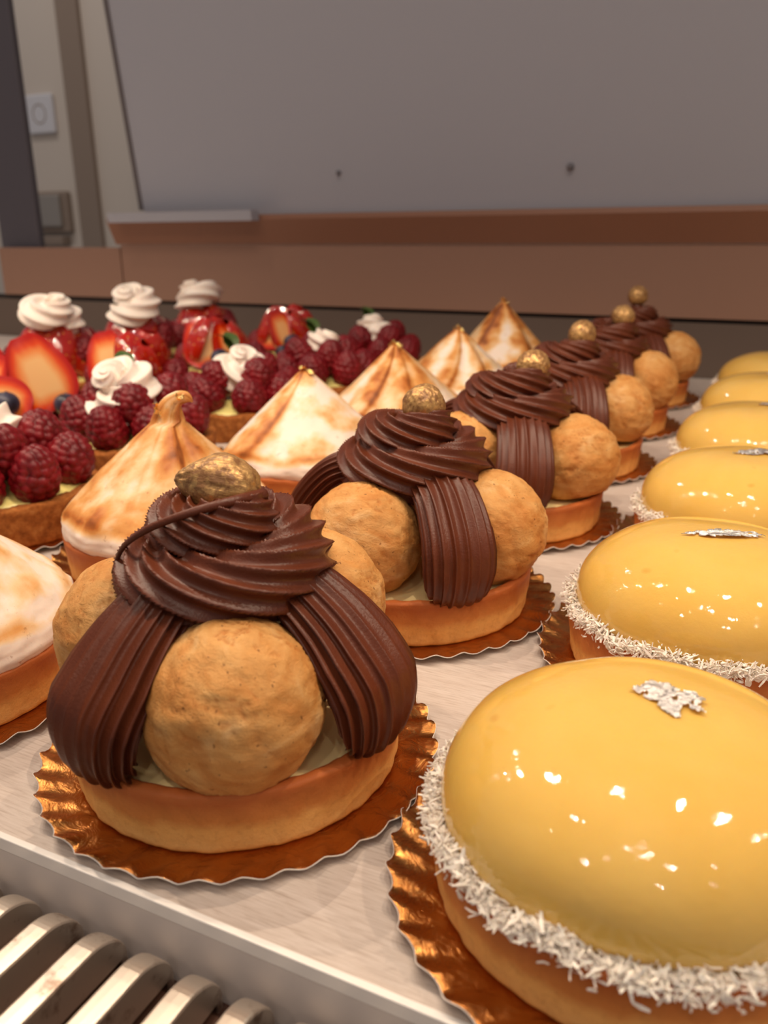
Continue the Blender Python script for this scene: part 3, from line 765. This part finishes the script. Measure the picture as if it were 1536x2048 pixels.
# ------------------------------------------------------------------ the room behind
YW = 165.
w_ = obj('wall_back', boxmesh('wall_back', 'wall_paint', -260, 160, 0, 6, -100, 160), None, (0, YW, 0)); w_['kind'] = 'structure'
t_ = obj('trim_1', boxmesh('trim_1', 'trim_taupe', -163.2, -156.7, -1.2, 0, -100, 160), None, (0, YW, 0)); t_['kind'] = 'structure'
sk = thing('wall_socket', 'white wall socket high at the left behind the dark post', 'socket', (-172.3, YW, 39.7))
bevel(obj('cover_plate', boxmesh('cover_plate', 'plastic_white', -4.4, 4.4, -1.1, 0, -4.4, 4.4), sk), .5)
V, F = lathe([(0, -.9), (1.75, -.9), (1.95, 0.02), (2.15, .05), (2.25, 0), (2.25, -.2)], 40)
ob = obj('socket_well', mk('socket_well', V, F, 'trim_taupe'), sk, (0, -1.12, 0), (PI/2, 0, 0)); ob['label'] = 'round greyish socket well'
fl = obj('floor', boxmesh('floor', 'trim_taupe', -260, 160, -320, 170, -4, 0), None, (0, 0, -100)); fl['kind'] = 'structure'
sw = thing('wall_switch', 'grey framed light switch low at the left beside the dark post', 'switch', (-172.6, YW, 17.6))
bevel(obj('switch_frame', boxmesh('switch_frame', 'trim_taupe', -6.3, 6.3, -1.6, 0, -5.1, 4.6), sw), .5)
bevel(obj('rocker', boxmesh('rocker', 'plastic_grey', -6., 4.4, -2.5, -1.5, -3.8, 3.9), sw), .7)['label'] = 'pale glossy rocker'
lb = tag(obj('wall_mounted_box', boxmesh('wall_mounted_box', 'trim_taupe', -7, 4.6, -3, 0, -1.1, 1.1), None, (-172.6, YW, 10.6)), 'taupe box on the wall just under the grey switch', 'trunking')  # plain box put in for the dark base line below the switch
bevel(lb, .4)

# ------------------------------------------------------------------ light
w = bpy.data.worlds.new('World'); sc.world = w; w.use_nodes = True
bg = w.node_tree.nodes['Background']; bg.inputs[0].default_value = (.98, .96, 1., 1); bg.inputs[1].default_value = .19
def spot(x, y, z, e, ang=150, col=(1., .80, .60), size=.35, tgt=None):
    l = bpy.data.lights.new('spot_light', 'SPOT'); l.energy = e; l.color = col; l.shadow_soft_size = size*S
    l.spot_size = math.radians(ang); l.spot_blend = .6
    o = bpy.data.objects.new('spot_light', l); COL.objects.link(o); o.location = Vector((x, y, z))*S
    if tgt:
        d = Vector(tgt)-Vector((x, y, z)); o.rotation_euler = d.to_track_quat('-Z', 'Y').to_euler()
    return o
for k in range(11):      # the LED row under the top of the case
    spot(-114+k*15., 23, 45, 1.95, 128, (1., .80, .60), .2)
for x, y, e in ((-75, -30, 8), (-5, -77, 9.5), (25, -90, 9.5), (78, -107, 9), (-77, -190, 14), (104, -230, 13)):   # the shop's ceiling downlights
    spot(x, y, 195, e, 90, (1., .82, .66), 2.0, (-20, 20, 0))
for x, y in ((12, -58), (62, -98), (180, -130), (-34, -125), (130, -60), (-130, -80)):      # small unseen lamps added for more glints on the domes
    spot(x, y, 185, 1.6, 110, (1., .88, .74), .9, (-15, 20, 0))
spot(-150, 95, 155, 17, 150, (1., .91, .84), 3., (-165, 165, 20))  # unseen lamp added to brighten the room wall at the left

# ------------------------------------------------------------------ camera
f_px, pt, yw, rl = 1680., math.radians(18.65), math.radians(26.2), math.radians(.6)
Fv = Vector((-math.sin(yw)*math.cos(pt), math.cos(yw)*math.cos(pt), -math.sin(pt)))
R0 = Vector((math.cos(yw), math.sin(yw), 0)); U0 = R0.cross(Fv)
Rv = R0*math.cos(rl)-U0*math.sin(rl); Uv = U0*math.cos(rl)+R0*math.sin(rl)
cam = bpy.data.cameras.new('camera'); co = bpy.data.objects.new('camera', cam); COL.objects.link(co)
mt = Matrix((Rv, Uv, -Fv)).transposed().to_4x4(); mt.translation = Vector((0, 0, 12.7))*S
co.matrix_world = mt
cam.sensor_fit = 'VERTICAL'; cam.sensor_height = 24; cam.lens = 24*f_px/2048
cam.clip_start = .005; cam.clip_end = 50
cam.dof.use_dof = True; cam.dof.focus_distance = .225; cam.dof.aperture_fstop = cam.lens/1.7
sc.camera = co
sc.view_settings.view_transform = 'Standard'; sc.view_settings.look = 'None'; sc.view_settings.gamma = 1; sc.view_settings.exposure = 0.
